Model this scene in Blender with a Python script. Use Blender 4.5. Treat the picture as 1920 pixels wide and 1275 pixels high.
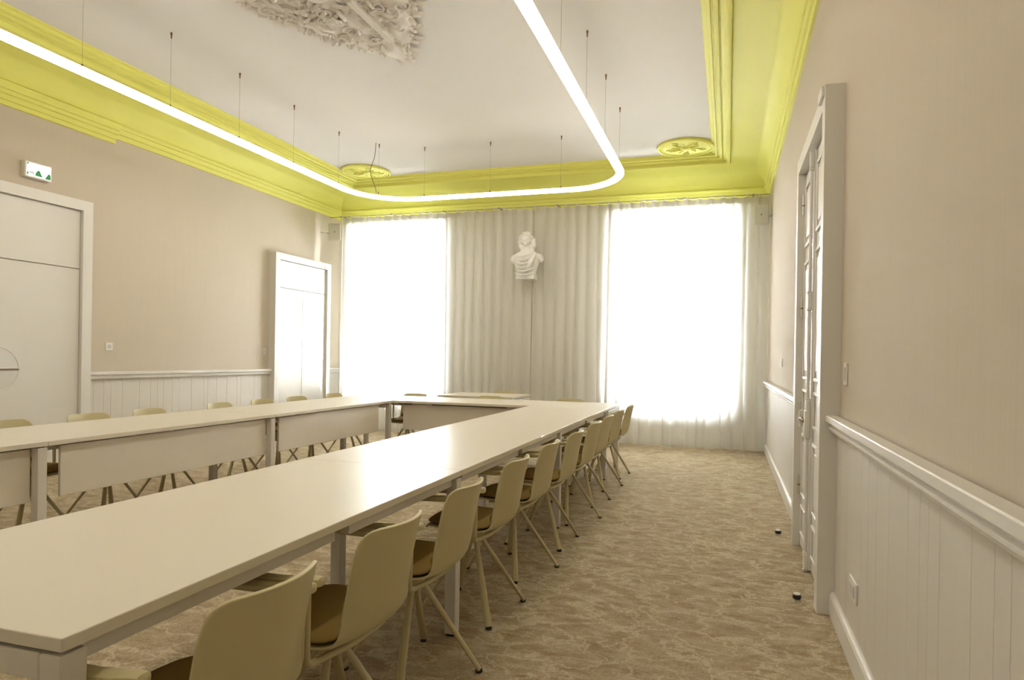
import bpy, bmesh, math, random
from mathutils import Vector, Matrix
random.seed(7)
sc = bpy.context.scene
for o in list(bpy.data.objects):
    bpy.data.objects.remove(o)
C = sc.collection
PI = math.pi

# ------------------------------------------------------------------ camera
H = 1.25
F, YAW, PITCH, ROLL, CX, CY = 1210.37, .2935, -.0019, .0167, 999.1, 673.95
fw = Vector((-math.sin(YAW) * math.cos(PITCH), math.cos(YAW) * math.cos(PITCH), math.sin(PITCH)))
rt = fw.cross(Vector((0, 0, 1))).normalized()
up = rt.cross(fw)
r2 = rt * math.cos(ROLL) + up * math.sin(ROLL)
u2 = up * math.cos(ROLL) - rt * math.sin(ROLL)
cam = bpy.data.cameras.new('camera')
cam.sensor_width = 36
cam.lens = F * 36 / 1920
cam.shift_x = (960 - CX) / 1920
cam.shift_y = (CY - 637.5) / 1920
cam.clip_start = .05
co = bpy.data.objects.new('camera', cam)
C.objects.link(co)
m = Matrix((r2, u2, -fw)).transposed().to_4x4()
m.translation = (0, 0, H)
co.matrix_world = m
sc.camera = co

# ------------------------------------------------------------------ sky and exposure
SKY = 118.0
LED = 13.0
w = bpy.data.worlds.new('sky')
sc.world = w
w.use_nodes = True
bgn = w.node_tree.nodes['Background']
bgn.inputs[0].default_value = (.94, .97, 1, 1)
bgn.inputs[1].default_value = SKY
sc.view_settings.view_transform = 'Standard'
sc.view_settings.look = 'None'
sc.view_settings.exposure = .28
sc.view_settings.gamma = 1
sc.view_settings.use_curve_mapping = False

# ------------------------------------------------------------------ materials
def mat(name, col, rough=.5, spec=.5, metal=0, emit=None, es=0, coat=0):
    mt = bpy.data.materials.new(name)
    mt.use_nodes = True
    b = mt.node_tree.nodes['Principled BSDF']
    b.inputs['Base Color'].default_value = (*col, 1)
    b.inputs['Roughness'].default_value = rough
    b.inputs['Specular IOR Level'].default_value = spec
    b.inputs['Metallic'].default_value = metal
    if coat:
        b.inputs['Coat Weight'].default_value = coat
        b.inputs['Coat Roughness'].default_value = .12
    if emit:
        b.inputs['Emission Color'].default_value = (*emit, 1)
        b.inputs['Emission Strength'].default_value = es
    return mt

def N(mt, t, **kw):
    n = mt.node_tree.nodes.new(t)
    for k, v in kw.items():
        if k in n.inputs.keys():
            n.inputs[k].default_value = v
        else:
            setattr(n, k, v)
    return n

def LK(mt, a, ao, b, bi):
    mt.node_tree.links.new(a.outputs[ao], b.inputs[bi])

def ramp(mt, stops):
    n = mt.node_tree.nodes.new('ShaderNodeValToRGB')
    e = n.color_ramp.elements
    while len(e) < len(stops):
        e.new(.5)
    for el, (p, c) in zip(e, stops):
        el.position = p
        el.color = (*c, 1)
    return n

def speckle(mt, c1, c2, scale=(30, 30, 30), detail=3, bump=0, bdist=.002):
    """base colour varies gently between two tones through a stretched noise"""
    b = mt.node_tree.nodes['Principled BSDF']
    tc = N(mt, 'ShaderNodeTexCoord')
    mp = N(mt, 'ShaderNodeMapping')
    mp.inputs['Scale'].default_value = scale
    nz = N(mt, 'ShaderNodeTexNoise', Scale=1.0, Detail=detail)
    LK(mt, tc, 'Object', mp, 'Vector')
    LK(mt, mp, 'Vector', nz, 'Vector')
    rp = ramp(mt, [(.3, c1), (.7, c2)])
    LK(mt, nz, 'Fac', rp, 'Fac')
    LK(mt, rp, 'Color', b, 'Base Color')
    if bump:
        bp = N(mt, 'ShaderNodeBump', Strength=bump, Distance=bdist)
        LK(mt, nz, 'Fac', bp, 'Height')
        LK(mt, bp, 'Normal', b, 'Normal')
    return mt

M = {}
M['wall'] = speckle(mat('wall_cloth', (.6, .5, .4), .85, .2), (.625, .55, .455), (.645, .57, .475), (140, 140, 1.2), 4, .08, .001)
M['wall_back'] = mat('wall_paint_back', (.78, .74, .67), .85, .2)
M['ceiling'] = speckle(mat('ceiling_paint', (.8, .78, .74), .9, .2), (.76, .74, .71), (.78, .76, .73), (.6, .6, .6), 2)
M['white'] = mat('white_lacquer', (.82, .80, .765), .45, .45)
M['door_gloss'] = mat('door_gloss_lacquer', (.78, .755, .71), .22, .5)
M['wainscot'] = speckle(mat('wainscot_paint', (.7, .66, .6), .5, .4), (.70, .665, .61), (.73, .695, .64), (8, 8, .8), 3)
M['yellow'] = speckle(mat('yellow_paint', (.8, .76, .12), .6, .3), (.80, .79, .20), (.82, .81, .215), (1.5, 1.5, 1.5), 2)
M['table'] = mat('table_laminate', (.79, .735, .65), .31, .5)
M['table_edge'] = mat('table_edge_band', (.68, .60, .50), .45, .4)
M['panel'] = mat('modesty_panel_lacquer', (.78, .72, .63), .40, .6)
M['steel_white'] = mat('white_powder_coat', (.74, .71, .67), .42, .4)
M['slot'] = mat('dark_cable_slot', (.06, .045, .03), .6)
M['shell'] = mat('olive_beige_plastic', (.60, .53, .305), .42, .45)
M['frame'] = mat('olive_beige_metal', (.54, .475, .275), .38, .5)
M['pad'] = speckle(mat('mustard_felt', (.3, .2, .06), .9, .1), (.235, .155, .045), (.285, .195, .06), (400, 400, 400), 2, .2, .001)
M['rubber'] = mat('black_rubber', (.012, .011, .01), .5)
M['chrome'] = mat('brushed_steel', (.72, .70, .67), .42, .5, 1)
M['bronze'] = mat('bronze_fitting', (.22, .13, .06), .4, .5, 1)
M['wire'] = mat('thin_steel_wire', (.42, .36, .28), .4, .5, .7)
M['cord'] = mat('grey_power_cord', (.16, .14, .12), .5)
M['plaster'] = mat('white_plaster', (.82, .79, .74), .8, .2)
M['plaster_bust'] = mat('white_bust_plaster', (.86, .85, .82), .55, .3)
M['speaker'] = mat('light_grey_speaker', (.78, .77, .74), .5, .4)
M['grille'] = speckle(mat('speaker_grille', (.5, .49, .48), .55, .4), (.66, .65, .63), (.80, .79, .77), (500, 500, 500), 1)
M['plastic'] = mat('white_plastic', (.83, .81, .77), .35, .5)
M['plastic_in'] = mat('white_plastic_rocker', (.66, .64, .62), .4, .5)
M['green'] = mat('sign_green', (.02, .22, .07), .4, .4, 0, (.02, .25, .08), .25)
M['sign_face'] = mat('sign_lit_face', (.9, .9, .88), .3, .5, 0, (1, 1, .97), .55)
M['sign_grey'] = mat('sign_grey_print', (.25, .27, .24), .4)
M['brown'] = mat('brown_handle', (.23, .15, .08), .4, .5, .3)
M['led'] = mat('led_diffuser', (.9, .9, .9), .4, .3, 0, (1, .90, .765), LED)
M['track'] = mat('beige_track', (.42, .39, .33), .5)
M['alu'] = mat('white_aluminium', (.8, .8, .78), .4, .5)

# carpet: tan pile with paler veins
mt = mat('carpet', (.3, .24, .16), .95, .05)
b = mt.node_tree.nodes['Principled BSDF']
tc = N(mt, 'ShaderNodeTexCoord')
mp = N(mt, 'ShaderNodeMapping')
mp.inputs['Scale'].default_value = (2.0, 3.0, 1)
mp.inputs['Rotation'].default_value = (0, 0, .35)
LK(mt, tc, 'Object', mp, 'Vector')
nz = N(mt, 'ShaderNodeTexNoise', Scale=1.6, Detail=5.0, Roughness=.6)
LK(mt, mp, 'Vector', nz, 'Vector')
vm = N(mt, 'ShaderNodeVectorMath', operation='MULTIPLY_ADD')
vm.inputs[1].default_value = (1.5, 1.5, 1.5)
LK(mt, nz, 'Color', vm, 0)
LK(mt, mp, 'Vector', vm, 2)
vo = N(mt, 'ShaderNodeTexVoronoi', feature='DISTANCE_TO_EDGE', Scale=1.7)
LK(mt, vm, 'Vector', vo, 'Vector')
vein = ramp(mt, [(.0, (1, 1, 1)), (.02, (.5, .5, .5)), (.075, (0, 0, 0))])
LK(mt, vo, 'Distance', vein, 'Fac')
vo2 = N(mt, 'ShaderNodeTexVoronoi', feature='DISTANCE_TO_EDGE', Scale=4.0)
LK(mt, vm, 'Vector', vo2, 'Vector')
vein2 = ramp(mt, [(.0, (.8, .8, .8)), (.06, (0, 0, 0))])
LK(mt, vo2, 'Distance', vein2, 'Fac')
mp3 = N(mt, 'ShaderNodeMapping')
mp3.inputs['Scale'].default_value = (4.5, 9, 1)
mp3.inputs['Rotation'].default_value = (0, 0, .25)
LK(mt, tc, 'Object', mp3, 'Vector')
n2 = N(mt, 'ShaderNodeTexNoise', Scale=1.5, Detail=8.0, Roughness=.7)
LK(mt, mp3, 'Vector', n2, 'Vector')
base = ramp(mt, [(.36, (.285, .215, .135)), (.50, (.375, .305, .205)), (.66, (.485, .41, .30))])
LK(mt, n2, 'Fac', base, 'Fac')
mx = N(mt, 'ShaderNodeMix', data_type='RGBA')
LK(mt, vein, 'Color', mx, 0)
LK(mt, base, 'Color', mx, 6)
mx.inputs[7].default_value = (.57, .495, .375, 1)
mx2 = N(mt, 'ShaderNodeMix', data_type='RGBA')
ml = N(mt, 'ShaderNodeMath', operation='MULTIPLY')
ml.inputs[1].default_value = .55
LK(mt, vein2, 'Color', ml, 0)
LK(mt, ml, 'Value', mx2, 0)
LK(mt, mx, 2, mx2, 6)
mx2.inputs[7].default_value = (.54, .47, .35, 1)
n4 = N(mt, 'ShaderNodeTexNoise', Scale=95.0, Detail=3.0, Roughness=.7)
LK(mt, tc, 'Object', n4, 'Vector')
gr_ = ramp(mt, [(.34, (.72, .70, .66)), (.66, (1.0, 1.0, 1.0))])
LK(mt, n4, 'Fac', gr_, 'Fac')
mx3 = N(mt, 'ShaderNodeMix', data_type='RGBA', blend_type='MULTIPLY')
mx3.inputs[0].default_value = 1
LK(mt, mx2, 2, mx3, 6)
LK(mt, gr_, 'Color', mx3, 7)
gn = N(mt, 'ShaderNodeVectorMath', operation='SCALE')
gn.inputs['Scale'].default_value = 1.2
LK(mt, mx3, 2, gn, 0)
LK(mt, gn, 0, b, 'Base Color')
n3 = N(mt, 'ShaderNodeTexNoise', Scale=260.0, Detail=2.0)
LK(mt, tc, 'Object', n3, 'Vector')
bp = N(mt, 'ShaderNodeBump', Strength=.35, Distance=.004)
LK(mt, n3, 'Fac', bp, 'Height')
LK(mt, bp, 'Normal', b, 'Normal')
M['carpet'] = mt

# sheer curtain cloth: scatters light through, lets a little straight through
def cloth(name, col, tcol, transp, trans):
    mt = bpy.data.materials.new(name)
    mt.use_nodes = True
    nt = mt.node_tree
    nt.nodes.remove(nt.nodes['Principled BSDF'])
    out = nt.nodes['Material Output']
    d = N(mt, 'ShaderNodeBsdfDiffuse')
    d.inputs[0].default_value = (*col, 1)
    t = N(mt, 'ShaderNodeBsdfTranslucent')
    t.inputs[0].default_value = (*tcol, 1)
    a = N(mt, 'ShaderNodeMixShader', Fac=trans)
    LK(mt, d, 0, a, 1)
    LK(mt, t, 0, a, 2)
    tr = N(mt, 'ShaderNodeBsdfTransparent')
    e = N(mt, 'ShaderNodeMixShader', Fac=transp)
    LK(mt, a, 0, e, 1)
    LK(mt, tr, 0, e, 2)
    LK(mt, e, 0, out, 0)
    return mt
M['sheer'] = cloth('sheer_curtain', (.90, .875, .82), (.88, .87, .85), .08, .36)
M['tape'] = cloth('curtain_heading_tape', (.84, .81, .74), (.8, .78, .72), .02, .25)

# window glass
mt = bpy.data.materials.new('window_glass')
mt.use_nodes = True
nt = mt.node_tree
nt.nodes.remove(nt.nodes['Principled BSDF'])
g = N(mt, 'ShaderNodeBsdfGlossy', Roughness=.02)
tr = N(mt, 'ShaderNodeBsdfTransparent')
tr.inputs[0].default_value = (.95, .97, .96, 1)
fr = N(mt, 'ShaderNodeFresnel', IOR=1.45)
e = N(mt, 'ShaderNodeMixShader')
LK(mt, fr, 0, e, 0)
LK(mt, tr, 0, e, 1)
LK(mt, g, 0, e, 2)
LK(mt, e, 0, nt.nodes['Material Output'], 0)
M['glass'] = mt

# ------------------------------------------------------------------ helpers
def bx(bm, x0, x1, y0, y1, z0, z1, bev=0, seg=2):
    r = bmesh.ops.create_cube(bm, size=1)
    vs = r['verts']
    for v in vs:
        v.co = Vector(((x0 + x1) / 2 + v.co.x * (x1 - x0), (y0 + y1) / 2 + v.co.y * (y1 - y0), (z0 + z1) / 2 + v.co.z * (z1 - z0)))
    if bev:
        es = list({e for v in vs for e in v.link_edges})
        bmesh.ops.bevel(bm, geom=es, offset=bev, segments=seg, affect='EDGES', profile=.5)
    return bm

def box(x0, x1, y0, y1, z0, z1, bev=0, seg=2):
    return bx(bmesh.new(), x0, x1, y0, y1, z0, z1, bev, seg)

def tube(path, rad, n=10, closed=False, bm=None, rad2=None, upv=None):
    """sweep an ellipse (rad x rad2, scalars or lists) along a path"""
    bm = bm or bmesh.new()
    P = [Vector(p) for p in path]
    k = len(P)
    R1 = rad if isinstance(rad, (list, tuple)) else [rad] * k
    R2 = R1 if rad2 is None else (rad2 if isinstance(rad2, (list, tuple)) else [rad2] * k)
    rings = []
    prev = None
    for i in range(k):
        if closed:
            t = P[(i + 1) % k] - P[i - 1]
        else:
            t = P[min(i + 1, k - 1)] - P[max(i - 1, 0)]
        t.normalize()
        if upv is not None:
            a = Vector(upv)
            a = (a - t * a.dot(t)).normalized()
        elif prev is None:
            a = Vector((0, 0, 1)) if abs(t.z) < .9 else Vector((1, 0, 0))
            a = (a - t * a.dot(t)).normalized()
        else:
            a = (prev - t * prev.dot(t)).normalized()
        prev = a
        bb = t.cross(a)
        rings.append([bm.verts.new(P[i] + a * (math.cos(2 * PI * j / n) * R1[i]) + bb * (math.sin(2 * PI * j / n) * R2[i])) for j in range(n)])
    for i in range(k if closed else k - 1):
        A, B = rings[i], rings[(i + 1) % k]
        for j in range(n):
            bm.faces.new((A[j], A[(j + 1) % n], B[(j + 1) % n], B[j]))
    if not closed:
        bm.faces.new(rings[0][::-1])
        bm.faces.new(rings[-1])
    return bm

def lathe(prof, n=20, bm=None, cx=0, cy=0):
    bm = bm or bmesh.new()
    rings = []
    for r, z in prof:
        if r < 1e-5:
            rings.append([bm.verts.new((cx, cy, z))])
        else:
            rings.append([bm.verts.new((cx + r * math.cos(2 * PI * j / n), cy + r * math.sin(2 * PI * j / n), z)) for j in range(n)])
    for A, B in zip(rings, rings[1:]):
        for j in range(n):
            a = A if len(A) == 1 else (A[j], A[(j + 1) % n])
            c = B if len(B) == 1 else (B[(j + 1) % n], B[j])
            f = tuple(a) + tuple(c)
            if len(f) >= 3:
                bm.faces.new(f)
    if len(rings[0]) > 1:
        bm.faces.new(rings[0][::-1])
    if len(rings[-1]) > 1:
        bm.faces.new(rings[-1])
    return bm

def prism(pts, d0, d1, axis='x', bm=None):
    """extrude a 2D polygon along an axis from d0 to d1; pts are the two other coordinates in order"""
    bm = bm or bmesh.new()
    def p(u, v, d):
        return {'x': (d, u, v), 'y': (u, d, v), 'z': (u, v, d)}[axis]
    A = [bm.verts.new(p(u, v, d0)) for u, v in pts]
    B = [bm.verts.new(p(u, v, d1)) for u, v in pts]
    n = len(pts)
    bm.faces.new(A[::-1])
    bm.faces.new(B)
    for i in range(n):
        bm.faces.new((A[i], A[(i + 1) % n], B[(i + 1) % n], B[i]))
    return bm

def mesh_of(name, bm, m, smooth=False):
    bmesh.ops.recalc_face_normals(bm, faces=bm.faces[:])
    me = bpy.data.meshes.new(name)
    bm.to_mesh(me)
    bm.free()
    me.materials.append(M[m] if isinstance(m, str) else m)
    if smooth:
        for p in me.polygons:
            p.use_smooth = True
        try:
            me.set_sharp_from_angle(angle=math.radians(40))
        except Exception:
            pass
    return me

def obj(name, bm, m, parent=None, smooth=False, loc=(0, 0, 0), rot=(0, 0, 0)):
    me = bm if isinstance(bm, bpy.types.Mesh) else mesh_of(name, bm, m, smooth)
    o = bpy.data.objects.new(name, me)
    C.objects.link(o)
    o.location = loc
    o.rotation_euler = rot
    if parent:
        o.parent = parent
    return o

def tag(o, label=None, cat=None, group=None, kind=None):
    if label: o['label'] = label
    if cat: o['category'] = cat
    if group: o['group'] = group
    if kind: o['kind'] = kind
    return o

def thing(name, label, cat, loc=(0, 0, 0), rotz=0, group=None):
    o = bpy.data.objects.new(name, None)
    C.objects.link(o)
    o.empty_display_size = .1
    o.location = loc
    o.rotation_euler = (0, 0, rotz)
    return tag(o, label, cat, group)

def struct(name, bm, m, label=None, smooth=False):
    o = obj(name, bm, m, None, smooth)
    o['kind'] = 'structure'
    if label: o['label'] = label
    return o

def sempty(name, label=None, loc=(0, 0, 0)):
    o = bpy.data.objects.new(name, None)
    C.objects.link(o)
    o.location = loc
    o['kind'] = 'structure'
    if label: o['label'] = label
    return o

def dup(root, loc, rotz, label):
    r = root.copy()
    C.objects.link(r)
    r.location = loc
    r.rotation_euler = (0, 0, rotz)
    r['label'] = label
    for ch in list(root.children):
        c = ch.copy()
        C.objects.link(c)
        c.parent = r
        for g in list(ch.children):
            d = g.copy()
            C.objects.link(d)
            d.parent = c
    return r

# ------------------------------------------------------------------ room shell
XL, XR, YB, YF, ZC = -6.53, .535, 9.82, -1.4, 4.1
struct('floor', box(XL - .3, XR + .3, YF - .3, YB + .5, -.12, 0), 'carpet', 'tan carpet with pale marbled veins')
struct('ceiling', box(XL - .3, XR + .3, YF - .3, YB + .5, ZC, ZC + .15), 'ceiling', 'flat off-white ceiling inside the yellow cove')
wl = struct('wall_left', box(XL - .25, XL, YF - .3, YB + .5, 0, ZC), 'wall', 'left wall hung with beige striated wallcovering')
wr = struct('wall_right', box(XR, XR + .25, YF - .3, YB + .5, 0, ZC), 'wall', 'right wall hung with beige striated wallcovering')
struct('wall_front', box(XL, XR, YF - .25, YF, 0, ZC), 'wall_back', 'wall behind the viewer')
W1, W2 = (-6.06, -4.54), (-1.58, -.03)
ZS, ZT = .60, 3.39
bm = bmesh.new()
for a, c in ((XL, W1[0]), (W1[1], W2[0]), (W2[1], XR)):
    bx(bm, a, c, YB, YB + .4, 0, ZC)
for a, c in (W1, W2):
    bx(bm, a, c, YB, YB + .4, 0, ZS)
    bx(bm, a, c, YB, YB + .4, ZT, ZC)
struct('wall_back', bm, 'wall_back', 'window wall behind the sheer curtains')

def window(name, x0, x1, label):
    w = sempty(name, label, ((x0 + x1) / 2, YB + .3, ZS))
    hw, h = (x1 - x0) / 2, ZT - ZS
    bm = bmesh.new()
    for s in (-1, 1):
        bx(bm, min(s * hw, s * (hw - .06)), max(s * hw, s * (hw - .06)), -.04, .04, 0, h)
    bx(bm, -hw + .06, hw - .06, -.04, .04, 0, .07)
    bx(bm, -hw + .06, hw - .06, -.04, .04, h - .06, h)
    obj('window_frame', bm, 'white', w)
    obj('mullion', box(-.045, .045, -.035, .035, .07, h - .06), 'white', w)
    for k, z in ((0, .95), (1, 1.85)):
        for s in (-1, 1):
            a, c = (.045, hw - .06) if s > 0 else (-hw + .06, -.045)
            obj('glazing_bar', box(a, c, -.02, .02, z - .018, z + .018), 'white', w)
    zs = [.07, .95, 1.85, h - .06]
    for k in range(3):
        for s in (-1, 1):
            a, c = (.045, hw - .06) if s > 0 else (-hw + .06, -.045)
            obj('pane', box(a, c, -.003, .003, zs[k] + .02, zs[k + 1] - .02), 'glass', w)
    obj('window_sill', box(-hw, hw, -.3, -.04, 0, .03), 'white', w)
window('window_1', *W1, 'tall window glowing white behind the left sheer curtain')
window('window_2', *W2, 'tall window glowing white behind the right sheer curtain')

# ---- yellow cove cornice: profile (offset from wall, z) swept round the room with mitred corners
prof = [(.0, 3.60), (.022, 3.60), (.030, 3.635), (.030, 3.648), (.046, 3.652), (.058, 3.690), (.058, 3.702), (.070, 3.706), (.082, 3.735), (.074, 3.742), (.074, 3.752), (.066, 3.756)]
for i in range(13):
    a = PI / 2 * i / 12
    prof.append((.07 + .47 * (1 - math.cos(a)), 3.758 + .262 * math.sin(a)))
prof += [(.545, 4.025), (.547, 3.992), (.556, 3.982), (.575, 3.978), (.594, 3.982), (.603, 3.992), (.605, 4.03), (.636, 4.034), (.640, 4.055), (.652, 4.058), (.656, 4.036), (.675, 4.03), (.694, 4.036), (.698, 4.062), (.715, 4.066), (.72, 4.05), (.748, 4.058), (.752, 4.088), (.785, 4.090), (.79, 4.1)]
bm = bmesh.new()
rows = []
for o_, z in prof:
    ob = o_ * .9
    rows.append([bm.verts.new(p) for p in ((XL + o_, YF + ob, z), (XR - o_, YF + ob, z), (XR - o_, YB - ob, z), (XL + o_, YB - ob, z))])
for A, B in zip(rows, rows[1:]):
    for j in range(4):
        bm.faces.new((A[j], A[(j + 1) % 4], B[(j + 1) % 4], B[j]))
cove = struct('trim_1', bm, 'yellow', 'yellow cove cornice running around the ceiling', smooth=True)
# the deeper run of cornice near the viewer on the left wall
pp = [(0, 3.535), (.035, 3.535), (.035, 3.575), (.055, 3.58), (.055, 3.625), (.078, 3.63), (.078, 3.665), (.098, 3.67), (.105, 3.70), (.105, 3.735), (.09, 3.745), (0, 3.745)]
struct('trim_2', prism([(XL + a, z) for a, z in pp], YF, 5.47, 'y'), 'yellow', 'deeper yellow cornice band ending in a step on the left wall')

# ---- wainscot planks, chair rails, skirtings
def planks(wall, side, ys, z0, z1):
    x = XL if side == 'l' else XR
    for a, c in zip(ys, ys[1:]):
        if c - a < .02: continue
        d = .012
        x0, x1 = (x, x + d) if side == 'l' else (x - d, x)
        obj('plank', box(x0, x1, a + .0007, c - .0007, z0, z1, .0012, 1), 'wainscot', wall)
def fill(a, b):
    out = [a]
    while out[-1] < b - .12:
        out.append(min(b, out[-1] + random.choice((.08, .1, .13, .16, .2, .24))))
    if out[-1] < b: out.append(b)
    return out
D3 = (3.50, 4.86)
D1 = (3.05, 5.19)
D2 = (8.03, 9.42)
planks(wr, 'r', fill(YF, 1.36)[:-1] + [1.36, 1.439, 1.52, 1.649, 1.872, 1.968, 2.05, 2.173, 2.409, 2.595, 2.737, 2.865, 3.188, 3.36, 3.50], .0, .93)
planks(wr, 'r', fill(D3[1], YB), 0, .93)
planks(wl, 'l', [5.19, 5.27, 5.392, 5.479, 5.619, 5.839, 5.991, 6.087, 6.171, 6.304, 6.408, 6.60, 6.801, 6.864, 7.02, 7.202, 7.391, 7.463, 7.728, 7.88, 8.03], 0, .96)
planks(wl, 'l', [9.42, 9.55, 9.72, YB], 0, .96)
planks(wl, 'l', fill(YF, 3.05), 0, .96)
rail_p = [(0, -.082), (.016, -.082), (.03, -.078), (.036, -.066), (.036, -.056), (.026, -.05), (.028, -.038), (.046, -.034), (.052, -.03), (.052, -.004), (.048, 0), (0, 0)]
base_p = [(0, 0), (.022, 0), (.022, .095), (.016, .108), (.008, .115), (0, .115)]
nt_ = [2]
def run(side, y0, y1, prof, z, label, what):
    pts = [((XL + .012 + a) if side == 'l' else (XR - .012 - a), z + c) for a, c in prof]
    if what == 'trim':
        nt_[0] += 1
        nm = 'trim_%d' % nt_[0]
    else:
        nm = 'baseboard_left' if side == 'l' else 'baseboard_right'
    struct(nm, prism(pts, y0, y1, 'y'), 'white', label)
run('r', YF, D3[0], rail_p, .99, 'white moulded chair rail on the near right wall', 'trim')
run('r', D3[1], YB, rail_p, .99, 'white moulded chair rail between right door and curtain', 'trim')
run('l', D1[1], D2[0], rail_p, 1.025, 'white moulded chair rail between the two left doors', 'trim')
run('l', D2[1], YB, rail_p, 1.025, 'short chair rail stub beside the left curtain', 'trim')
run('r', YF, D3[0], base_p, 0, 'white skirting along the near right wall', 'base')
run('r', D3[1], YB, base_p, 0, 'white skirting between right door and curtain', 'base')
run('l', D1[1], D2[0], base_p, 0, 'white skirting between the left doors', 'base')
run('l', D2[1], YB, base_p, 0, 'white skirting beside left curtain', 'base')
run('l', YF, D1[0], base_p, 0, 'white skirting on the near left wall', 'base')

# ---- doors
def mitred_casing(par, sgn, x, y0, y1, z1, wd, dep):
    """two jambs and a head as three casing pieces, projecting dep from plane x towards the room (sgn)"""
    a, c = sorted((x, x + sgn * dep))
    obj('casing_jamb', prism([(y0, 0), (y0 + wd, 0), (y0 + wd, z1 - wd), (y0, z1)], a, c, 'x'), 'white', par)
    obj('casing_jamb', prism([(y1 - wd, 0), (y1, 0), (y1, z1), (y1 - wd, z1 - wd)], a, c, 'x'), 'white', par)
    obj('casing_head', prism([(y0, z1), (y0 + wd, z1 - wd), (y1 - wd, z1 - wd), (y1, z1)], a, c, 'x'), 'white', par)

d1 = sempty('door_1', 'big flat white door with overpanel and round steel pull plate', (XL, (D1[0] + D1[1]) / 2, 0))
o1 = d1.location.y
mitred_casing(d1, 1, 0, D1[0] - o1, D1[1] - o1, 2.815, .105, .075)
ly0, ly1 = D1[0] + .105 - o1, D1[1] - .105 - o1
obj('overpanel', box(0, .035, ly0 + .004, ly1 - .004, 2.106, 2.706, .002, 1), 'white', d1)
obj('door_leaf', box(0, .035, ly0 + .004, ly1 - .004, .01, 2.098, .002, 1), 'white', d1)
yd = 4.275 - o1
pl = obj('pull_plate', tube([(.035, yd, 1.066), (.041, yd, 1.066)], .212, 48), 'chrome', d1)
obj('rim', tube([(.041, yd + .208 * math.cos(2 * PI * i / 48), 1.066 + .208 * math.sin(2 * PI * i / 48)) for i in range(48)], .004, 6, True), 'chrome', pl, True)
obj('handle_bar', box(.041, .066, yd - .14, yd + .2, 1.053, 1.066, .004, 2), 'brown', pl)
obj('handle_cap', box(.041, .07, yd - .14, yd + .2, 1.068, 1.078, .003, 2), 'chrome', pl)
obj('lock_ring', tube([(.042, yd + .03 * math.cos(2 * PI * i / 20), .985 + .03 * math.sin(2 * PI * i / 20)) for i in range(20)], .006, 6, True), 'brown', pl, True)

d2 = sempty('door_2', 'glossy white double cupboard door reflecting window light beside the curtain', (XL, (D2[0] + D2[1]) / 2, 0))
o2 = d2.location.y
mitred_casing(d2, 1, 0, D2[0] - o2, D2[1] - o2, 2.765, .1, .115)
ly0, ly1 = D2[0] + .1 - o2, D2[1] - .1 - o2
obj('overpanel', box(0, .075, ly0 + .003, ly1 - .003, 2.256, 2.66, .002, 1), 'door_gloss', d2)
obj('door_leaf', box(0, .075, ly0 + .003, -.0025, .01, 2.25, .002, 1), 'door_gloss', d2)
obj('door_leaf', box(0, .075, .0025, ly1 - .003, .01, 2.25, .002, 1), 'door_gloss', d2)

d3 = sempty('door_3', 'panelled white double door with hinges and long bolt in deep casing', (XR, (D3[0] + D3[1]) / 2, 0))
o3 = d3.location.y
mitred_casing(d3, -1, 0, D3[0] - o3, D3[1] - o3, 2.64, .10, .092)
ya, yb = D3[0] + .1 - o3, D3[1] - .1 - o3
ZD = 2.53
def leaf(y0, y1):
    lf = obj('door_leaf', box(-.055, 0, y0 + .003, y1 - .003, .012, ZD - .005, .002, 1), 'white', d3)
    for z0, z1 in ((.10, .30), (.36, .78), (.86, 1.08), (1.14, 1.92), (2.02, 2.44)):
        a, c = y0 + .075, y1 - .075
        bm = bmesh.new()
        for (p, q, r, s) in ((a, c, z0, z0 + .022), (a, c, z1 - .022, z1), (a, a + .022, z0 + .022, z1 - .022), (c - .022, c, z0 + .022, z1 - .022)):
            bx(bm, -.068, -.055, p, q, r, s, .004, 1)
        obj('panel_moulding', bm, 'white', lf)
        if z1 - z0 > .25:
            obj('raised_panel', box(-.063, -.055, a + .055, c - .055, z0 + .055, z1 - .055, .005, 1), 'white', lf)
leaf(ya, 0)
leaf(0, yb)
obj('astragal', box(-.072, -.055, -.022, .022, .012, ZD - .005, .005, 2), 'white', d3)
bolt = obj('cremone_bolt', tube([(-.085, 0, .03), (-.085, 0, ZD - .02)], .009, 10), 'white', d3, True)
for z in (.06, .98, 1.62, ZD - .07):
    bm = box(-.096, -.072, -.022, .022, z - .045, z + .045, .006, 2)
    for dz in (-.05, .05):
        bx(bm, -.099, -.072, -.016, .016, z + dz - .008, z + dz + .008, .003, 1)
    obj('bolt_guide', bm, 'white', bolt)
hd = obj('bolt_case', box(-.105, -.072, -.024, .024, .80, .965, .006, 2), 'white', bolt)
obj('door_handle', tube([(-.07, 0, .9), (-.098, 0, .9), (-.104, .008, .9), (-.104, .17, .9)], [.010, .010, .012, .015], 10), 'brown', d3, True)
obj('handle_grip', tube([(-.104, .17, .85), (-.104, .18, .9), (-.104, .17, .955)], [.012, .018, .012], 10), 'plastic', d3, True)
for z in (.42, .92, 1.62, 2.32):
    h = obj('hinge', tube([(-.07, yb - .012, z - .065), (-.07, yb - .012, z + .065)], .009, 10), 'chrome', d3, True)
    obj('hinge_knuckle', tube([(-.07, yb - .012, z - .004), (-.07, yb - .012, z + .004)], .0105, 10), 'brown', h)
    obj('finial', tube([(-.07, yb - .012, z + .065), (-.07, yb - .012, z + .078)], [.007, .002], 8), 'chrome', h)
obj('crown_block', box(-.106, -.092, D3[0] - o3 + .03, D3[0] - o3 + .17, 2.595, 2.645, .002, 1), 'white', d3)

for o_ in d3.children:
    if not o_.name.startswith(('casing', 'crown')):
        o_.location.x += .012

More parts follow.
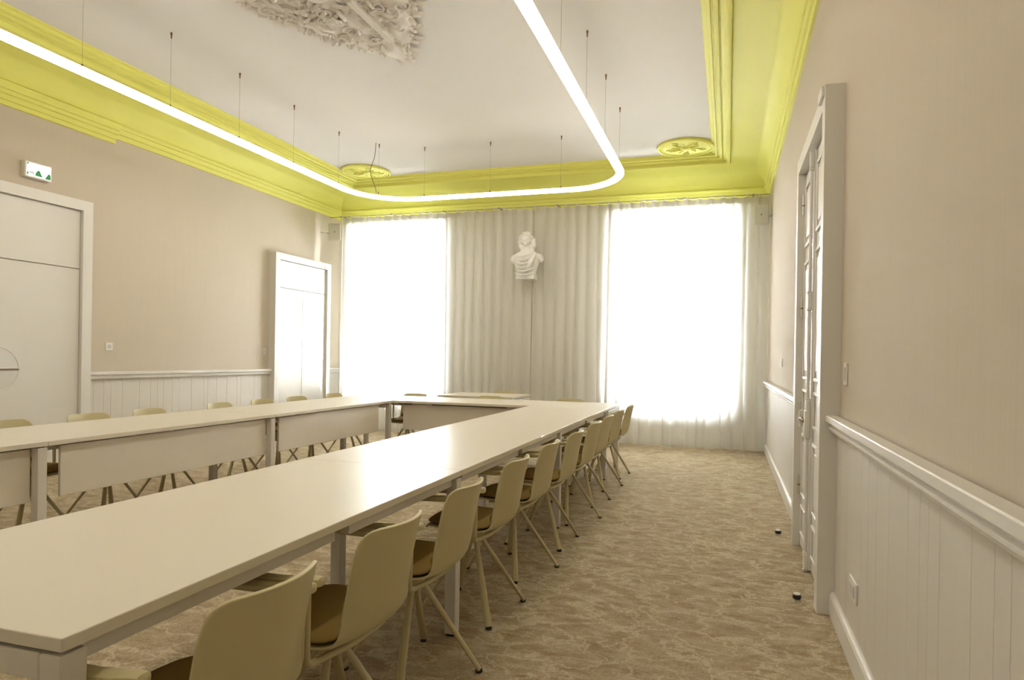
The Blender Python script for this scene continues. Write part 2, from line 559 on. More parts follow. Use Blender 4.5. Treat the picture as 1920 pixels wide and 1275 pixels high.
# ------------------------------------------------------------------ tables
TR = .0122
ct_, st_ = math.cos(TR), math.sin(TR)
def T(x, y, z=0):
    return (x * ct_ - y * st_, x * st_ + y * ct_, z)
TRO, TRI, TLI, TLO = -1.107, -1.95, -3.598, -4.437
TB, TBI, TN = 7.511, 6.667, .865
ZTAB = .74

def pc_side(panel, cx_):
    return panel[0] < cx_

def table(label, xa, xb, ya, yb, axis, near_legs, far_legs, panel=None, group='meeting tables set in an open rectangle', name='meeting_table', rails=True):
    """axis: the long direction. panel: (coordinate of its plane, from, to) in ring coordinates"""
    cx_, cy_ = (xa + xb) / 2, (ya + yb) / 2
    t = thing(name, label, 'table', T(cx_, cy_), TR, group)
    x0, x1, y0, y1 = xa - cx_, xb - cx_, ya - cy_, yb - cy_
    g = .0012
    obj('table_top', box(x0 + g, x1 - g, y0 + g, y1 - g, ZTAB - .026, ZTAB, .0025, 2), 'table', t)
    L = .052
    def legs(end):
        if axis == 'y':
            yy = (y0 + .002, y0 + .002 + L) if end == 'a' else (y1 - .002 - L, y1 - .002)
            for xx in ((x0 + .2, x0 + .2 + L), (x1 - .004 - L, x1 - .004)):
                lg = obj('leg', box(*xx, *yy, .012, ZTAB - .034, .003, 1), 'steel_white', t)
                obj('foot', box(xx[0] + .008, xx[1] - .008, yy[0] + .008, yy[1] - .008, 0, .012), 'rubber', lg)
            obj('cross_beam', box(x0 + .2 + L, x1 - .004 - L, yy[0], yy[1], ZTAB - .034 - .05, ZTAB - .034, .003, 1), 'steel_white', t)
        else:
            xx = (x0 + .004, x0 + .004 + L) if end == 'a' else (x1 - .004 - L, x1 - .004)
            for yy in (((y0 + .004, y0 + .004 + L), (y1 - .004 - L, y1 - .004)) if name == 'desk' else ((y1 - .004 - L, y1 - .004),)):
                lg = obj('leg', box(*xx, *yy, .012, ZTAB - .034, .003, 1), 'steel_white', t)
                obj('foot', box(xx[0] + .008, xx[1] - .008, yy[0] + .008, yy[1] - .008, 0, .012), 'rubber', lg)
            obj('cross_beam', box(*xx, y0 + .004 + L, y1 - .004 - L, ZTAB - .034 - .05, ZTAB - .034, .003, 1), 'steel_white', t)
    if near_legs: legs('a')
    if far_legs: legs('b')
    # spacer under the top and the two long rails
    obj('top_spacer', box(x0 + .05, x1 - .05, y0 + .05, y1 - .05, ZTAB - .034, ZTAB - .026), 'steel_white', t)
    if rails:
        i = .028
        if axis == 'y':
            left = panel and pc_side(panel, cx_)
            il, ir = (.11, .028) if left else (.028, .11)
            for xx in ((x0 + il, x0 + il + .03), (x1 - ir - .03, x1 - ir)):
                for ra, rb in ((y0 + .06, -.04), (.04, y1 - .06)):
                    obj('rail', box(*xx, ra, rb, ZTAB - .066, ZTAB - .034), 'steel_white', t)
        else:
            for yy in ((y0 + .13, y0 + .16), (y1 - i - .03, y1 - i)):
                obj('rail', box(x0 + .06, x1 - .06, *yy, ZTAB - .066, ZTAB - .034), 'steel_white', t)
    if panel:
        pc, p0, p1 = panel
        if axis == 'y':
            mp_ = obj('modesty_panel', box(pc - cx_ - .009, pc - cx_ + .009, p0 - cy_, p1 - cy_, .405, ZTAB - .04, .002, 1), 'panel', t)
        else:
            mp_ = obj('modesty_panel', box(p0 - cx_, p1 - cx_, pc - cy_ - .009, pc - cy_ + .009, .405, ZTAB - .04, .002, 1), 'panel', t)
            for a, c in ((.0, .17), (.42, 1.32)):
                obj('cable_slot', box(p0 - cx_ + a - .06, p0 - cx_ + c - .06, pc - cy_ - .016, pc - cy_ - .01, ZTAB - .046, ZTAB - .036), 'slot', mp_)
    return t
RJ = [TN, 2.72, 4.66, TBI]
LJ = [TN, 2.72, 4.65, TBI]
nm = ['nearest the camera', 'in the middle', 'farthest from the camera']
for k in range(3):
    table('white table of the right-hand row, %s' % nm[k], TRI, TRO, RJ[k], RJ[k + 1], 'y', k == 0, True,
          (TRI + .05, RJ[k] + .12, RJ[k + 1] - .08))
    table('white table of the left-hand row, %s' % nm[k], TLO, TLI, LJ[k], LJ[k + 1], 'y', k == 0, True,
          (TLI - .062, LJ[k] + .11, LJ[k + 1] - .06 if k < 2 else 6.46))
table('long white cross table closing the rectangle at the curtain end', TLO, TRO, TBI, TB, 'x', True, True, (TBI + .09, TLI + .1, TRI - .05))
dk = table('small white desk standing alone between cross table and curtains', -3.61, -2.55, 7.93, 8.74, 'x', True, True, None, None, 'desk')
for a, c in ((-.28, -.05), (.02, .16), (.36, .46)):
    obj('cable_slot', box(a, c, -.405 + .002, -.398, ZTAB - .055, ZTAB - .04), 'slot', dk)
obj('front_beam', box(-.47, .47, -.4, -.36, ZTAB - .084, ZTAB - .035), 'steel_white', dk)

# ------------------------------------------------------------------ chairs
def chair_shell(thick):
    """seat and back as one swept sheet; forward is +y"""
    prof = [(.215, .418, 0), (.208, .431, 0), (.185, .438, 0), (.12, .437, 0), (.03, .431, 0), (-.06, .427, 0), (-.125, .430, .1), (-.172, .446, .35), (-.200, .480, .7), (-.213, .525, 1), (-.222, .58, 1), (-.232, .64, 1), (-.244, .695, 1), (-.2535, .733, 1), (-.2575, .748, 1), (-.2605, .7585, 1), (-.262, .764, 1), (-.2625, .766, 1)]
    hw = [.12, .155, .185, .208, .216, .214, .206, .196, .185, .177, .174, .174, .174, .170, .164, .152, .136, .12]
    nu = 12
    bm = bmesh.new()
    rows = []
    for (y, z, k), h in zip(prof, hw):
        row = []
        for i in range(nu + 1):
            u = -1 + 2 * i / nu
            x = h * u
            q = (x / .178) ** 2
            row.append(bm.verts.new((x, y + k * .062 * q + (1 - k) * (-.03 * q if y > .15 else 0) * .6, z + (1 - k) * (.012 * q) - (.012 * q if y > .2 else 0))))
        rows.append(row)
    for A, B in zip(rows, rows[1:]):
        for j in range(nu):
            bm.faces.new((A[j], A[j + 1], B[j + 1], B[j]))
    return bm

def solid(o, t, sub=1, off=-1):
    s = o.modifiers.new('thickness', 'SOLIDIFY')
    s.thickness = t
    s.offset = off
    if sub:
        q = o.modifiers.new('smooth', 'SUBSURF')
        q.levels = q.render_levels = sub

def arm_pad(s):
    bm = bmesh.new()
    sec = []
    for y, w_, z0, z1 in ((-.150, .006, .641, .652), (-.145, .016, .634, .659), (-.125, .019, .631, .659), (-.085, .021, .628, .652), (-.02, .022, .622, .646), (.06, .024, .620, .643), (.13, .024, .620, .641), (.165, .020, .622, .639), (.175, .010, .626, .635)):
        ring = []
        for j in range(12):
            a = 2 * PI * j / 12
            ca, sa = math.cos(a), math.sin(a)
            sq = lambda v: math.copysign(abs(v) ** .6, v)
            ring.append(bm.verts.new((s * .250 + w_ * sq(ca), y, (z0 + z1) / 2 + (z1 - z0) / 2 * sq(sa))))
        sec.append(ring)
    for A, B in zip(sec, sec[1:]):
        for j in range(12):
            bm.faces.new((A[j], A[(j + 1) % 12], B[(j + 1) % 12], B[j]))
    bm.faces.new(sec[0][::-1])
    bm.faces.new(sec[-1])
    return bm

def make_chair():
    t = thing('armchair', '', 'chair', group='olive beige meeting chairs')
    sh = obj('seat_shell', chair_shell(.012), 'shell', t, True)
    solid(sh, .011, 1, -1)
    # padded seat
    bm = bmesh.new()
    rows = []
    for y, z, h in ((.203, .440, .10), (.195, .449, .145), (.17, .455, .172), (.11, .456, .196), (.03, .450, .206), (-.06, .446, .206), (-.12, .449, .2), (-.165, .466, .172), (-.186, .496, .158), (-.194, .512, .146)):
        row = []
        for i in range(11):
            u = -1 + 2 * i / 10
            q = u * u
            row.append(bm.verts.new((h * u, y + (.05 * q if z > .48 else (-.018 * q if y > .15 else 0)), z + .006 * q - (.006 if abs(u) == 1 else 0))))
        rows.append(row)
    for A, B in zip(rows, rows[1:]):
        for j in range(10):
            bm.faces.new((A[j], A[j + 1], B[j + 1], B[j]))
    pd = obj('seat_pad', bm, 'pad', t, True)
    solid(pd, .012, 1, -1)
    # bent tube: post, under-shell bow, post
    path = []
    xs = .256
    path += [(-xs, -.105, .632), (-xs, -.105, .55), (-xs + .001, -.103, .455), (-xs + .008, -.1, .425), (-xs + .03, -.096, .408), (-.18, -.10, .405), (-.10, -.118, .4045), (0, -.124, .404)]
    path += [(-x, y, z) for x, y, z in path[-2::-1]]
    obj('arm_tube', tube(path, .0105, 10), 'frame', t, True)
    for s in (-1, 1):
        a = obj('armrest', arm_pad(s), 'shell', t, True)
    bm = bmesh.new()
    for s in (-1, 1):
        tube([(s * .06, -.122, .404), (s * .05, -.05, .404), (s * .04, .12, .41)], .009, 8, False, bm)
    bx(bm, -.11, .11, -.09, .12, .405, .416, .003, 1)
    obj('seat_bracket', bm, 'frame', t)
    obj('hub', lathe([(.0, .335), (.036, .335), (.046, .345), (.048, .365), (.048, .395), (.05, .405), (0, .405)], 24), 'frame', t, True)
    k = 7
    p = [(.026 + (.268 - .026) * i / (k - 1), 0, .368 - (.368 - .012) * i / (k - 1)) for i in range(k)]
    wd = [.012 + .0055 * i / (k - 1) for i in range(k)]
    th = [.012 - .0030 * i / (k - 1) for i in range(k)]
    legm = mesh_of('leg', tube(p, th, 12, False, None, wd, (0, 0, 1)), 'frame', True)
    footm = mesh_of('foot_cap', lathe([(.011, 0), (.0145, .001), (.0145, .010), (.012, .014)], 14, None, .267, 0), 'rubber', True)
    for i in range(4):
        lg = obj('leg', legm, None, t, rot=(0, 0, PI / 4 + i * PI / 2))
        obj('foot_cap', footm, None, lg)
    return t

chairs = []
proto = [None]
ORD = ['first', 'second', 'third', 'fourth', 'fifth', 'sixth', 'seventh', 'eighth', 'ninth', 'tenth']
def put(x, y, rot, legrot, label):
    if proto[0] is None:
        c = make_chair()
        proto[0] = c
        c.location = T(x, y)
        c.rotation_euler = (0, 0, rot)
        c['label'] = label
    else:
        c = dup(proto[0], T(x, y), rot, label)
    i = 0
    for ch in c.children:
        if ch.name.startswith('leg'):
            ch.rotation_euler = (0, 0, legrot - rot + i * PI / 2)
            i += 1
    return c
RC = [1.197, 1.75, 2.335, 3.01, 3.66, 4.28, 4.97, 5.58, 6.28, 6.95]
LA = [25, 22, 16.5, 38, 22, 40, 15, 33, 26, 38]
for i, y in enumerate(RC):
    lab = '%s olive-beige armchair from the camera along the right-hand table row' % ORD[i]
    if i == 0: lab = 'nearest olive-beige armchair at the camera end of the right-hand row'
    if i == 9: lab = 'last olive-beige armchair of the right-hand row, next to the curtain'
    put(-1.152 + random.uniform(-.012, .012), y, PI / 2 + TR + math.radians(random.uniform(-3, 3)), math.radians(LA[i]), lab)
LC = [3.23, 3.82, 4.39, 5.20, 5.80, 6.37, 7.12]
for i, y in enumerate(LC):
    lab = '%s olive-beige armchair from the photo edge behind the left-hand table row' % ORD[i]
    if i == 6: lab = 'last olive-beige armchair behind the left-hand row, near the left curtain'
    put(-4.455, y, -PI / 2 + TR + math.radians(random.uniform(-4, 4)), math.radians(random.uniform(5, 60)), lab)
put(-3.79, 7.43, PI + TR, .3, 'olive-beige armchair behind the cross table, left of the small desk')
put(-2.76, 7.43, PI + TR, .5, 'olive-beige armchair tucked between the cross table and the small desk')
put(-1.73, 7.43, PI + TR, .2, 'olive-beige armchair behind the cross table, right of the small desk')
put(-3.03, 8.80, PI + TR, .6, 'olive-beige armchair behind the small desk, against the curtain')

# ------------------------------------------------------------------ curtains
def curtain(x0, x1, seed, label):
    rnd = random.Random(seed)
    t = thing('curtain', label, 'curtain', ((x0 + x1) / 2, 9.5, 0), 0, 'sheer curtains across the window wall')
    cx_ = (x0 + x1) / 2
    n_f = int((x1 - x0) / .158)
    ph = [rnd.uniform(-.5, .5) for _ in range(n_f + 2)]
    am = [rnd.uniform(.7, 1.25) for _ in range(n_f + 2)]
    dr = [rnd.uniform(-1, 1) for _ in range(n_f + 2)]
    per = 12
    nx = n_f * per
    ztop = 3.555
    zs = [.012, .10, .3, .6, .95, 1.35, 1.8, 2.25, 2.7, 3.05, 3.3, 3.47, ztop]
    def pt(i, z):
        s = i / per
        k = int(s)
        f = s - k
        k2 = min(k + 1, n_f + 1)
        lowf = 1 - z / ztop
        lerp = lambda L: L[k] * (1 - f) + L[k2] * f
        x = x0 + (x1 - x0) * i / nx
        w_ = math.sin(2 * PI * s + lerp(ph) * 2.2 * lowf)
        w_ = math.copysign(abs(w_) ** .7, w_)
        a = .034 * (1 + (lerp(am) - 1) * (.2 + .8 * lowf))
        lowx = lerp(dr) * .055 * lowf ** 1.3
        y = -a * w_ * (1 - .12 * lowf) + .02 * math.sin(s * .9 + seed) * lowf - .035 * lowf + .012 * math.sin(s * 5.1 + z * 2.0) * lowf
        edge = min(i, nx - i) / nx
        x += lowx * min(1, edge * 8) + .018 * math.cos(2 * PI * s)
        return (x - cx_, y, z)
    def sheet(za, i0=0, i1=nx, dy=0):
        bm = bmesh.new()
        rows = [[bm.verts.new((lambda p: (p[0], p[1] + dy, p[2]))(pt(i, z))) for i in range(i0, i1 + 1)] for z in za]
        for A, B in zip(rows, rows[1:]):
            for j in range(len(A) - 1):
                bm.faces.new((A[j], A[j + 1], B[j + 1], B[j]))
        return bm
    obj('cloth', sheet(zs), 'sheer', t, True)
    obj('heading_tape', sheet([3.47, ztop], dy=-.002), 'tape', t, True)
    obj('hem', sheet([.014, .05], dy=-.002), 'tape', t, True)
    gm = mesh_of('glider', box(-.006, .006, -.006, .006, ztop - .02, ztop + .018), 'plastic')
    for k in range(n_f):
        x, y, z = pt(k * per + per // 4, ztop)
        obj('glider', gm, None, t, loc=(x, y, 0))
    return t
curtain(-6.28, -2.93, 3, 'white sheer curtain over the left window, full height folds')
curtain(-2.90, .50, 5, 'white sheer curtain over the right window, full height folds')
ck = thing('curtain_track', 'thin white curtain track below the yellow cornice on the window wall', 'curtain track', ((XL + XR) / 2, 9.5, 3.573))
obj('track_profile', box(XL - (XL + XR) / 2 + .02, XR - (XL + XR) / 2 - .02, -.006, .006, 0, .012), 'track', ck)
for k in range(8):
    x = -3.3 + k * 6.6 / 7
    obj('track_bracket', box(x - .012, x + .012, -.012, .32, .012, .022), 'track', ck)

# ------------------------------------------------------------------ pendant light loop
ZL = 3.40
lx0, lx1, ly0, ly1, R = -4.80, -1.215, .45, 8.0, .72
path = []
def arc(cx_, cy_, a0, a1, n=16):
    for i in range(n + 1):
        a = a0 + (a1 - a0) * i / n
        path.append((cx_ + R * math.cos(a), cy_ + R * math.sin(a), 0))
arc(lx1 - R, ly1 - R, 0, PI / 2)
arc(lx0 + R, ly1 - R, PI / 2, PI)
arc(lx0 + R, ly0 + R, PI, 1.5 * PI)
arc(lx1 - R, ly0 + R, 1.5 * PI, 2 * PI)
lp = thing('pendant_light', 'glowing white rounded-rectangle tube light hung from the ceiling', 'light', (0, 0, ZL))
def ringbar(wd, z0, z1):
    bm = bmesh.new()
    k = len(path)
    rings = []
    for i in range(k):
        p, q = Vector(path[i - 1]), Vector(path[(i + 1) % k])
        t = (q - p).normalized()
        n_ = Vector((-t.y, t.x, 0))
        c_ = Vector(path[i])
        e_ = .008
        sec = [(-wd, z0 + e_), (-wd + e_, z0), (wd - e_, z0), (wd, z0 + e_), (wd, z1), (-wd, z1)]
        rings.append([bm.verts.new(c_ + n_ * a_ + Vector((0, 0, z_))) for a_, z_ in sec])
    for i in range(k):
        A, B = rings[i], rings[(i + 1) % k]
        for j in range(6):
            bm.faces.new((A[j], A[(j + 1) % 6], B[(j + 1) % 6], B[j]))
    return bm
obj('light_bar', ringbar(.045, -.016, .016), 'led', lp)
obj('housing_plate', ringbar(.040, .0165, .026), 'alu', lp)
cab = [(-4.8, y) for y in (1.2, 2.1, 2.95, 3.75, 4.571, 5.416, 6.275, 7.166)] + [(-4.546, 7.72), (-4.0, 7.985), (-3.05, 8.0), (-2.084, 8.0)] + [(-1.215, y) for y in (7.262, 6.382, 5.49, 4.6, 3.7, 2.8, 1.9, 1.1)] + [(-3, .45)]
h = ZC - ZL
wire_m = mesh_of('cable', tube([(0, 0, .026), (0, 0, h)], .0012, 6), 'wire')
anc_m = mesh_of('ceiling_anchor', lathe([(.002, h - .055), (.006, h - .05), (.006, h - .025), (.009, h - .018), (.009, h)], 12), 'bronze', True)
grip_m = mesh_of('cable_grip', lathe([(.005, .026), (.006, .03), (.006, .052), (.003, .058)], 10), 'bronze', True)
for x, y in cab:
    c = obj('cable', wire_m, None, lp, loc=(x, y, 0))
    obj('ceiling_anchor', anc_m, None, c)
    obj('cable_grip', grip_m, None, c)
px, py = -4.56, 7.66
obj('power_cord', tube([(px, py, h), (px - .005, py, h - .09), (px - .02, py, h - .2), (px - .055, py - .01, h - .3), (px - .075, py - .01, h - .38), (px - .06, py, h - .46), (px - .02, py + .02, h - .56), (px, py + .03, .04)], .004, 8), 'cord', lp, True)

# ------------------------------------------------------------------ ceiling ornaments
def spiral(turns, r0, r1, rad, n=22, lift=.02):
    pts, rr = [], []
    for i in range(n + 1):
        f = i / n
        a = 2 * PI * turns * f
        r = r0 + (r1 - r0) * f
        pts.append((r * math.cos(a), r * math.sin(a), -lift * (.4 + .6 * math.sin(PI * f))))
        rr.append(rad * (1.1 - .75 * f))
    return tube(pts, rr, 6)
def leafmesh(L, W, curl, lobes=3):
    bm = bmesh.new()
    rows = []
    n = 9
    for i in range(n + 1):
        f = i / n
        w_ = W * math.sin(PI * min(1, f * .9 + .08)) ** .8 * (1 + .25 * math.sin(f * lobes * 2 * PI))
        zc = -.012 - curl * math.sin(PI * f * .85)
        rows.append([bm.verts.new((L * f, s * w_, zc - (.010 if s == 0 else 0) + abs(s) * .012)) for s in (-1, -.5, 0, .5, 1)])
    for A, B in zip(rows, rows[1:]):
        for j in range(4):
            bm.faces.new((A[j], A[j + 1], B[j + 1], B[j]))
    return bm
md = thing('ceiling_medallion', 'ornate white plaster medallion of leaves and scrolls on the ceiling', 'medallion', (-3.04, 4.2, ZC))
AX, AY = .80, 1.40
rnd = random.Random(11)
from mathutils import noise as mn
def rh(a):                      # radius of the jagged rhombus outline
    c, s = abs(math.cos(a)), abs(math.sin(a))
    return 1 / ((c / AX) ** 1.12 + (s / AY) ** 1.12) ** (1 / 1.12)
bm = bmesh.new()
na, nr = 160, 34
cen = bm.verts.new((0, 0, -.07))
rows = []
for j in range(1, nr + 1):
    f = j / nr
    row = []
    for i in range(na):
        a = 2 * PI * i / na
        r = rh(a) * (1 + (.035 * math.sin(a * 30) + .03 * mn.noise((a * 9, 3, 1))) * f ** 4) * f
        x, y = r * math.cos(a), r * math.sin(a)
        d = .022 + .024 * abs(mn.noise((x * 11, y * 11, 0))) * 2 + .020 * abs(math.sin(f * PI * 3.2)) + .012 * abs(math.sin(a * 16 + f * 6))
        d += .012 * mn.noise((x * 28, y * 28, 2))
        d *= .8 * (1 if f < .93 else max(0, (1 - f) / .07) ** .5)
        row.append(bm.verts.new((x, y, -max(d, 0) + (.002 if f == 1 else 0))))
    rows.append(row)
for i in range(na):
    bm.faces.new((cen, rows[0][i], rows[0][(i + 1) % na]))
for A, B in zip(rows, rows[1:]):
    for i in range(na):
        bm.faces.new((A[i], A[(i + 1) % na], B[(i + 1) % na], B[i]))
obj('relief_ground', bm, 'plaster', md, True)
sp = [mesh_of('scroll', spiral(1.6, .07, .01, .011), 'plaster', True), mesh_of('scroll', spiral(-1.4, .052, .008, .010), 'plaster', True), mesh_of('scroll', spiral(1.2, .04, .008, .009), 'plaster', True)]
lfm = [mesh_of('leaf', leafmesh(.105, .022, .02), 'plaster', True), mesh_of('leaf', leafmesh(.08, .017, .028, 4), 'plaster', True), mesh_of('leaf', leafmesh(.14, .026, .022, 5), 'plaster', True)]
for k in range(130):
    a = 2 * PI * k / 130 + rnd.uniform(-.02, .02)
    r = rh(a) * rnd.uniform(.90, .98)
    x, y = r * math.cos(a), r * math.sin(a)
    o = obj('leaf', lfm[k % 3], None, md, loc=(x, y, -.005), rot=(0, rnd.uniform(-.12, .06), a + rnd.uniform(-.8, .8)))
for k in range(110):
    a = rnd.uniform(0, 2 * PI)
    f = rnd.choice((.45, .62, .78, .86))
    r = rh(a) * f
    obj('scroll', sp[k % 3], None, md, loc=(r * math.cos(a), r * math.sin(a), -.036), rot=(rnd.uniform(-.2, .2), rnd.uniform(-.2, .2), rnd.uniform(0, 6)))
for k in range(110):
    a = rnd.uniform(0, 2 * PI)
    r = rh(a) * rnd.uniform(.3, .8)
    obj('leaf', lfm[k % 3], None, md, loc=(r * math.cos(a), r * math.sin(a), -.034), rot=(0, rnd.uniform(0, .3), rnd.uniform(0, 6)))
for s in (-1, 1):
    obj('ridge_bar', box(.12, .18, s * .55 - .34, s * .55 + .34, -.09, -.02, .012, 2), 'plaster', md)
obj('boss', lathe([(.02, -.16), (.07, -.15), (.11, -.12), (.13, -.09), (.16, -.05)], 24), 'plaster', md, True)

def rosette(x, y, label):
    t = thing('corner_rosette', label, 'rosette', (x, y, ZC), 0, 'yellow corner rosettes')
    R_ = .375
    obj('disc', lathe([(0, -.02), (R_ - .02, -.02), (R_ - .01, -.012), (R_ - .01, .001)], 56), 'yellow', t, True)
    for rr, ra in ((R_ - .022, .02), (R_ - .068, .009)):
        obj('ring', tube([(rr * math.cos(2 * PI * i / 64), rr * math.sin(2 * PI * i / 64), -.018) for i in range(64)], ra, 8, True), 'yellow', t, True)
    lf = mesh_of('leaf', leafmesh(.12, .018, .004, 3), 'yellow', True)
    for k in range(10):
        a = 2 * PI * k / 10
        obj('leaf', lf, None, t, loc=(.07 * math.cos(a), .07 * math.sin(a), -.012), rot=(0, 0, a + .35))
    s_ = mesh_of('scroll', spiral(1.3, .05, .01, .009, 18, .01), 'yellow', True)
    for k in range(5):
        a = 2 * PI * k / 5 + .3
        obj('scroll', s_, None, t, loc=(.22 * math.cos(a), .22 * math.sin(a), -.02), rot=(0, 0, a))
    obj('boss', lathe([(0, -.05), (.03, -.048), (.055, -.035), (.065, -.02)], 20), 'yellow', t, True)
rosette(-5.40, 8.80, 'yellow round relief rosette in the left far ceiling corner')
rosette(-.585, 8.80, 'yellow round relief rosette in the right far ceiling corner')

# ------------------------------------------------------------------ bust on the pier
bt = thing('bust_sculpture', 'white plaster bust of a draped woman mounted between the windows', 'bust', (-2.925, 9.27, 2.43))
bm = bmesh.new()
def blob(x, y, z, sx, sy, sz, rx=0, ry=0, n=2):
    r = bmesh.ops.create_icosphere(bm, subdivisions=n, radius=1)
    mat4 = Matrix.Translation((x, y, z)) @ Matrix.Rotation(ry, 4, 'Y') @ Matrix.Rotation(rx, 4, 'X') @ Matrix.Diagonal((sx, sy, sz, 1))
    bmesh.ops.transform(bm, matrix=mat4, verts=r['verts'])
# torso: stacked oval sections from the cut base up to the shoulders
secs = [(0, .142, .085), (.05, .145, .09), (.12, .155, .098), (.20, .178, .105), (.27, .205, .105), (.33, .225, .098), (.375, .21, .088), (.41, .14, .075), (.44, .075, .062), (.47, .055, .055), (.54, .052, .052)]
rings = []
for z, a, c in secs:
    rings.append([bm.verts.new((a * math.cos(2 * PI * j / 28), c * math.sin(2 * PI * j / 28), z)) for j in range(28)])
for A, B in zip(rings, rings[1:]):
    for j in range(28):
        bm.faces.new((A[j], A[(j + 1) % 28], B[(j + 1) % 28], B[j]))
bm.faces.new(rings[0][::-1]); bm.faces.new(rings[-1])
blob(-.205, 0, .31, .05, .07, .075, 0, .25)          # cut upper arms
blob(.21, 0, .32, .055, .075, .07, 0, -.35)
blob(-.075, -.075, .24, .075, .055, .07)             # chest
blob(.07, -.075, .24, .075, .055, .07)
blob(0, -.02, .585, .062, .075, .088)                # head
blob(0, -.085, .575, .011, .018, .026)               # nose
blob(0, -.078, .535, .022, .014, .008)               # lips
blob(0, -.075, .512, .022, .02, .018)                # chin
blob(-.027, -.078, .602, .018, .012, .008)           # brows and eyes
blob(.027, -.078, .602, .018, .012, .008)
blob(-.036, -.06, .56, .024, .02, .024)
blob(.036, -.06, .56, .024, .02, .024)
blob(0, .015, .615, .085, .08, .085)                 # hair mass
blob(-.075, .0, .56, .032, .045, .075)
blob(.078, .0, .55, .035, .048, .085)
blob(-.07, -.02, .475, .032, .035, .055)
blob(.085, -.02, .455, .04, .04, .075, 0, -.3)
blob(.10, -.03, .49, .032, .034, .04)
blob(0, .0, .685, .06, .055, .045)                   # soft cap
for k in range(9):                                   # wave of hair over the brow
    a = PI * (.08 + .84 * k / 8)
    blob(.078 * math.cos(a), -.05 - .012 * math.sin(a), .60 + .06 * math.sin(a), .02, .022, .018, n=1)
for v in bm.verts:
    if v.co.z > .455:
        k_ = min(1, (v.co.z - .455) / .05)
        v.co.x *= 1 + .30 * k_
        v.co.y *= 1 + .18 * k_
body = obj('figure', bm, 'plaster_bust', bt)
# drapery folds: swags crossing the chest, a sash over one shoulder
bm = bmesh.new()
for k in range(6):
    z0 = .10 + .05 * k
    tube([(-.16 + .004 * k + .30 * f, -.085 - .05 * math.sin(PI * f) - .005 * k, z0 + .05 * (1 - f) * 0 - .045 * math.sin(PI * f) + .06 * f * (k / 5)) for f in [i / 12 for i in range(13)]], [.004 + .008 * math.sin(PI * i / 12) for i in range(13)], 7, False, bm)
for k in range(4):
    tube([(.18 - .018 * k - .11 * f, -.075 - .065 * math.sin(PI * (.15 + .75 * f)), .38 - .27 * f - .012 * k) for f in [i / 10 for i in range(11)]], [.006 + .009 * math.sin(PI * i / 10) for i in range(11)], 7, False, bm)
obj('drapery', bm, 'plaster_bust', bt, True)
rm = body.modifiers.new('fuse', 'REMESH')
rm.mode = 'VOXEL'
rm.voxel_size = .008
rm.use_smooth_shade = True
sm = body.modifiers.new('soften', 'SMOOTH')
sm.factor = .5
sm.iterations = 3
obj('plinth', box(-.143, .143, -.088, .088, -.002, .085, .008, 2), 'plaster_bust', bt)
br = obj('bracket', tube([(-.03, .0, -.004), (.028, .15, -.10), (.028, .54, -.14)], .011, 10), 'white', bt, True)
obj('support_arm', tube([(.028, .05, -.012), (.028, .54, -.012)], .011, 8), 'white', bt)

# ------------------------------------------------------------------ loudspeakers
def speaker(loc, rz, tilt, wall_x, label):
    t = thing('wall_speaker', label, 'speaker', loc, rz, 'wall speakers beside the curtains')
    bm = bmesh.new()
    w0, w1, h_, d_ = .098, .078, .135, .17
    bx(bm, -.098, .098, -.05, .10, -.135, .135, .016, 3)
    for v in bm.verts:
        if v.co.y > .04:
            v.co.x *= .72
            v.co.z *= .88
    bd = obj('body', bm, 'speaker', t, True, rot=(tilt, 0, 0))
    gr = obj('grille', box(-.088, .088, -.058, -.05, -.125, .125, .004, 2), 'grille', t, rot=(tilt, 0, 0))
    obj('badge', box(-.008, .008, -.061, -.058, -.012, .012), 'sign_grey', gr)
    return t
s1 = speaker((-6.22, 9.22, 3.27), math.radians(24), math.radians(6), XL, 'grey wall speaker high in the left corner above the glossy door')
s2 = speaker((.405, 9.25, 3.235), math.radians(-6), 0, XR, 'grey wall speaker high in the right corner before the curtain')
obj('wall_bracket', tube([(-.02, .08, 0), (-.16, .12, 0), (-.24, .06, 0)], .012, 8), 'speaker', s1, True)
obj('wall_bracket', tube([(.02, .08, 0), (.08, .10, 0), (.125, .08, 0)], .012, 8), 'speaker', s2, True)

# ------------------------------------------------------------------ exit sign, switches, sockets, door stops
es = thing('exit_sign', 'lit white and green emergency exit sign over the left door', 'exit sign', (XL, 4.635, 2.995))
obj('housing', box(0, .055, -.128, .128, -.078, .078, .006, 2), 'plastic', es)
fc = obj('lit_face', box(.055, .058, -.115, .115, -.063, .063), 'sign_face', es)
def flat(pts, m_):
    return obj('pictogram', prism(pts, .058, .0592, 'x'), m_, fc)
flat([(-.035, -.052), (-.03, -.025), (-.018, -.008), (-.008, .004), (.004, .004), (.012, -.008), (.02, -.028), (.036, -.052)], 'green')
flat([(.06, -.06), (.068, -.042), (.082, -.022), (.092, -.006), (.104, -.004), (.112, -.022), (.112, -.06)], 'green')
flat([(-.112, -.06), (-.112, -.03), (-.104, -.026), (-.098, -.04), (-.102, -.055)], 'green')
flat([(-.112, .04), (-.112, .06), (-.098, .06), (-.1, .046)], 'green')
flat([(-.095, -.03), (-.085, -.022), (-.07, -.03), (-.06, -.016), (-.045, -.046), (-.052, -.046), (-.062, -.026), (-.072, -.038), (-.086, -.03)], 'sign_grey')

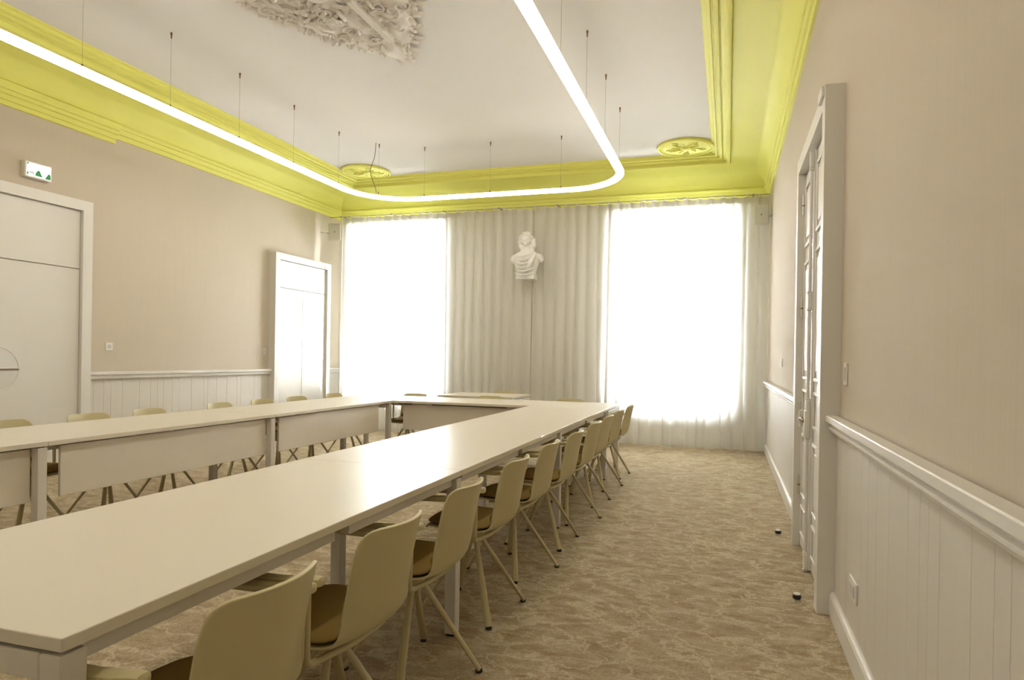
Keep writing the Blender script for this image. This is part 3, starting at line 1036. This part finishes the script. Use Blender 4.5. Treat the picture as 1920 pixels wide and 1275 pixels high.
def plate(loc, side, w_, h_, label, kind, nrock=1, rnd_=False, grp=None, cat='switch', nm='light_switch'):
    t = thing(nm, label, cat, loc, 0, grp)
    s = 1 if side == 'l' else -1
    a, c = sorted((0, s * .009))
    obj('face_plate', box(a, c, -w_ / 2, w_ / 2, -h_ / 2, h_ / 2, .003, 2), 'plastic', t)
    if rnd_:
        obj('socket_ring', tube([(s * .009, .021 * math.cos(2 * PI * i / 24), .021 * math.sin(2 * PI * i / 24)) for i in range(24)], .003, 6, True), 'plastic_in', t, True)
        obj('socket_well', tube([(s * .008, 0, 0), (s * .0098, 0, 0)], .02, 24), 'plastic_in', t)
        for k in (-1, 1):
            obj('pin_hole', tube([(s * .0095, k * .0095, 0), (s * .0103, k * .0095, 0)], .0026, 8), 'slot', t)
    else:
        for k in range(nrock):
            a, c = sorted((s * .009, s * .0125))
            z = (k - (nrock - 1) / 2) * h_ / nrock
            obj('rocker', box(a, c, -w_ * .3, w_ * .3, z - h_ * .3 / nrock, z + h_ * .3 / nrock, .0015, 1), 'plastic_in', t)
    return t
plate((XL, 5.454, 1.30), 'l', .085, .085, 'square white socket plate on left wall beside the big door', 's', 1, True, None, 'socket', 'wall_socket')
plate((XL, 7.94, 1.285), 'l', .07, .085, 'small white switch on left wall beside the glossy door', 's')
plate((XR, 3.33, 1.20), 'r', .075, .105, 'white light switch on right wall just before the panelled door', 's', 1)
plate((XR, 7.09, 1.245), 'r', .075, .085, 'small white switch on right wall beyond the panelled door', 's')
plate((XR - .012, 2.985, .303), 'r', .155, .085, 'white double socket low on the right wainscot', 's', 1, False, None, 'socket', 'wall_socket')
for (x, y), lab in (((.367, 4.978), 'white-topped black door stop on carpet, farther one'), ((.366, 3.644), 'white-topped black door stop on carpet, nearer one')):
    t = thing('door_stop', lab, 'door stop', (x, y, 0), 0, 'floor door stops by the panelled door')
    obj('steel_base', lathe([(.019, 0), (.019, .012), (.013, .014)], 20), 'chrome', t, True)
    obj('rubber_ring', lathe([(.013, .014), (.021, .016), (.021, .034), (.018, .036)], 20), 'rubber', t, True)
    obj('cap', lathe([(.018, .036), (.018, .041), (.014, .043), (0, .043)], 20), 'plastic', t, True)
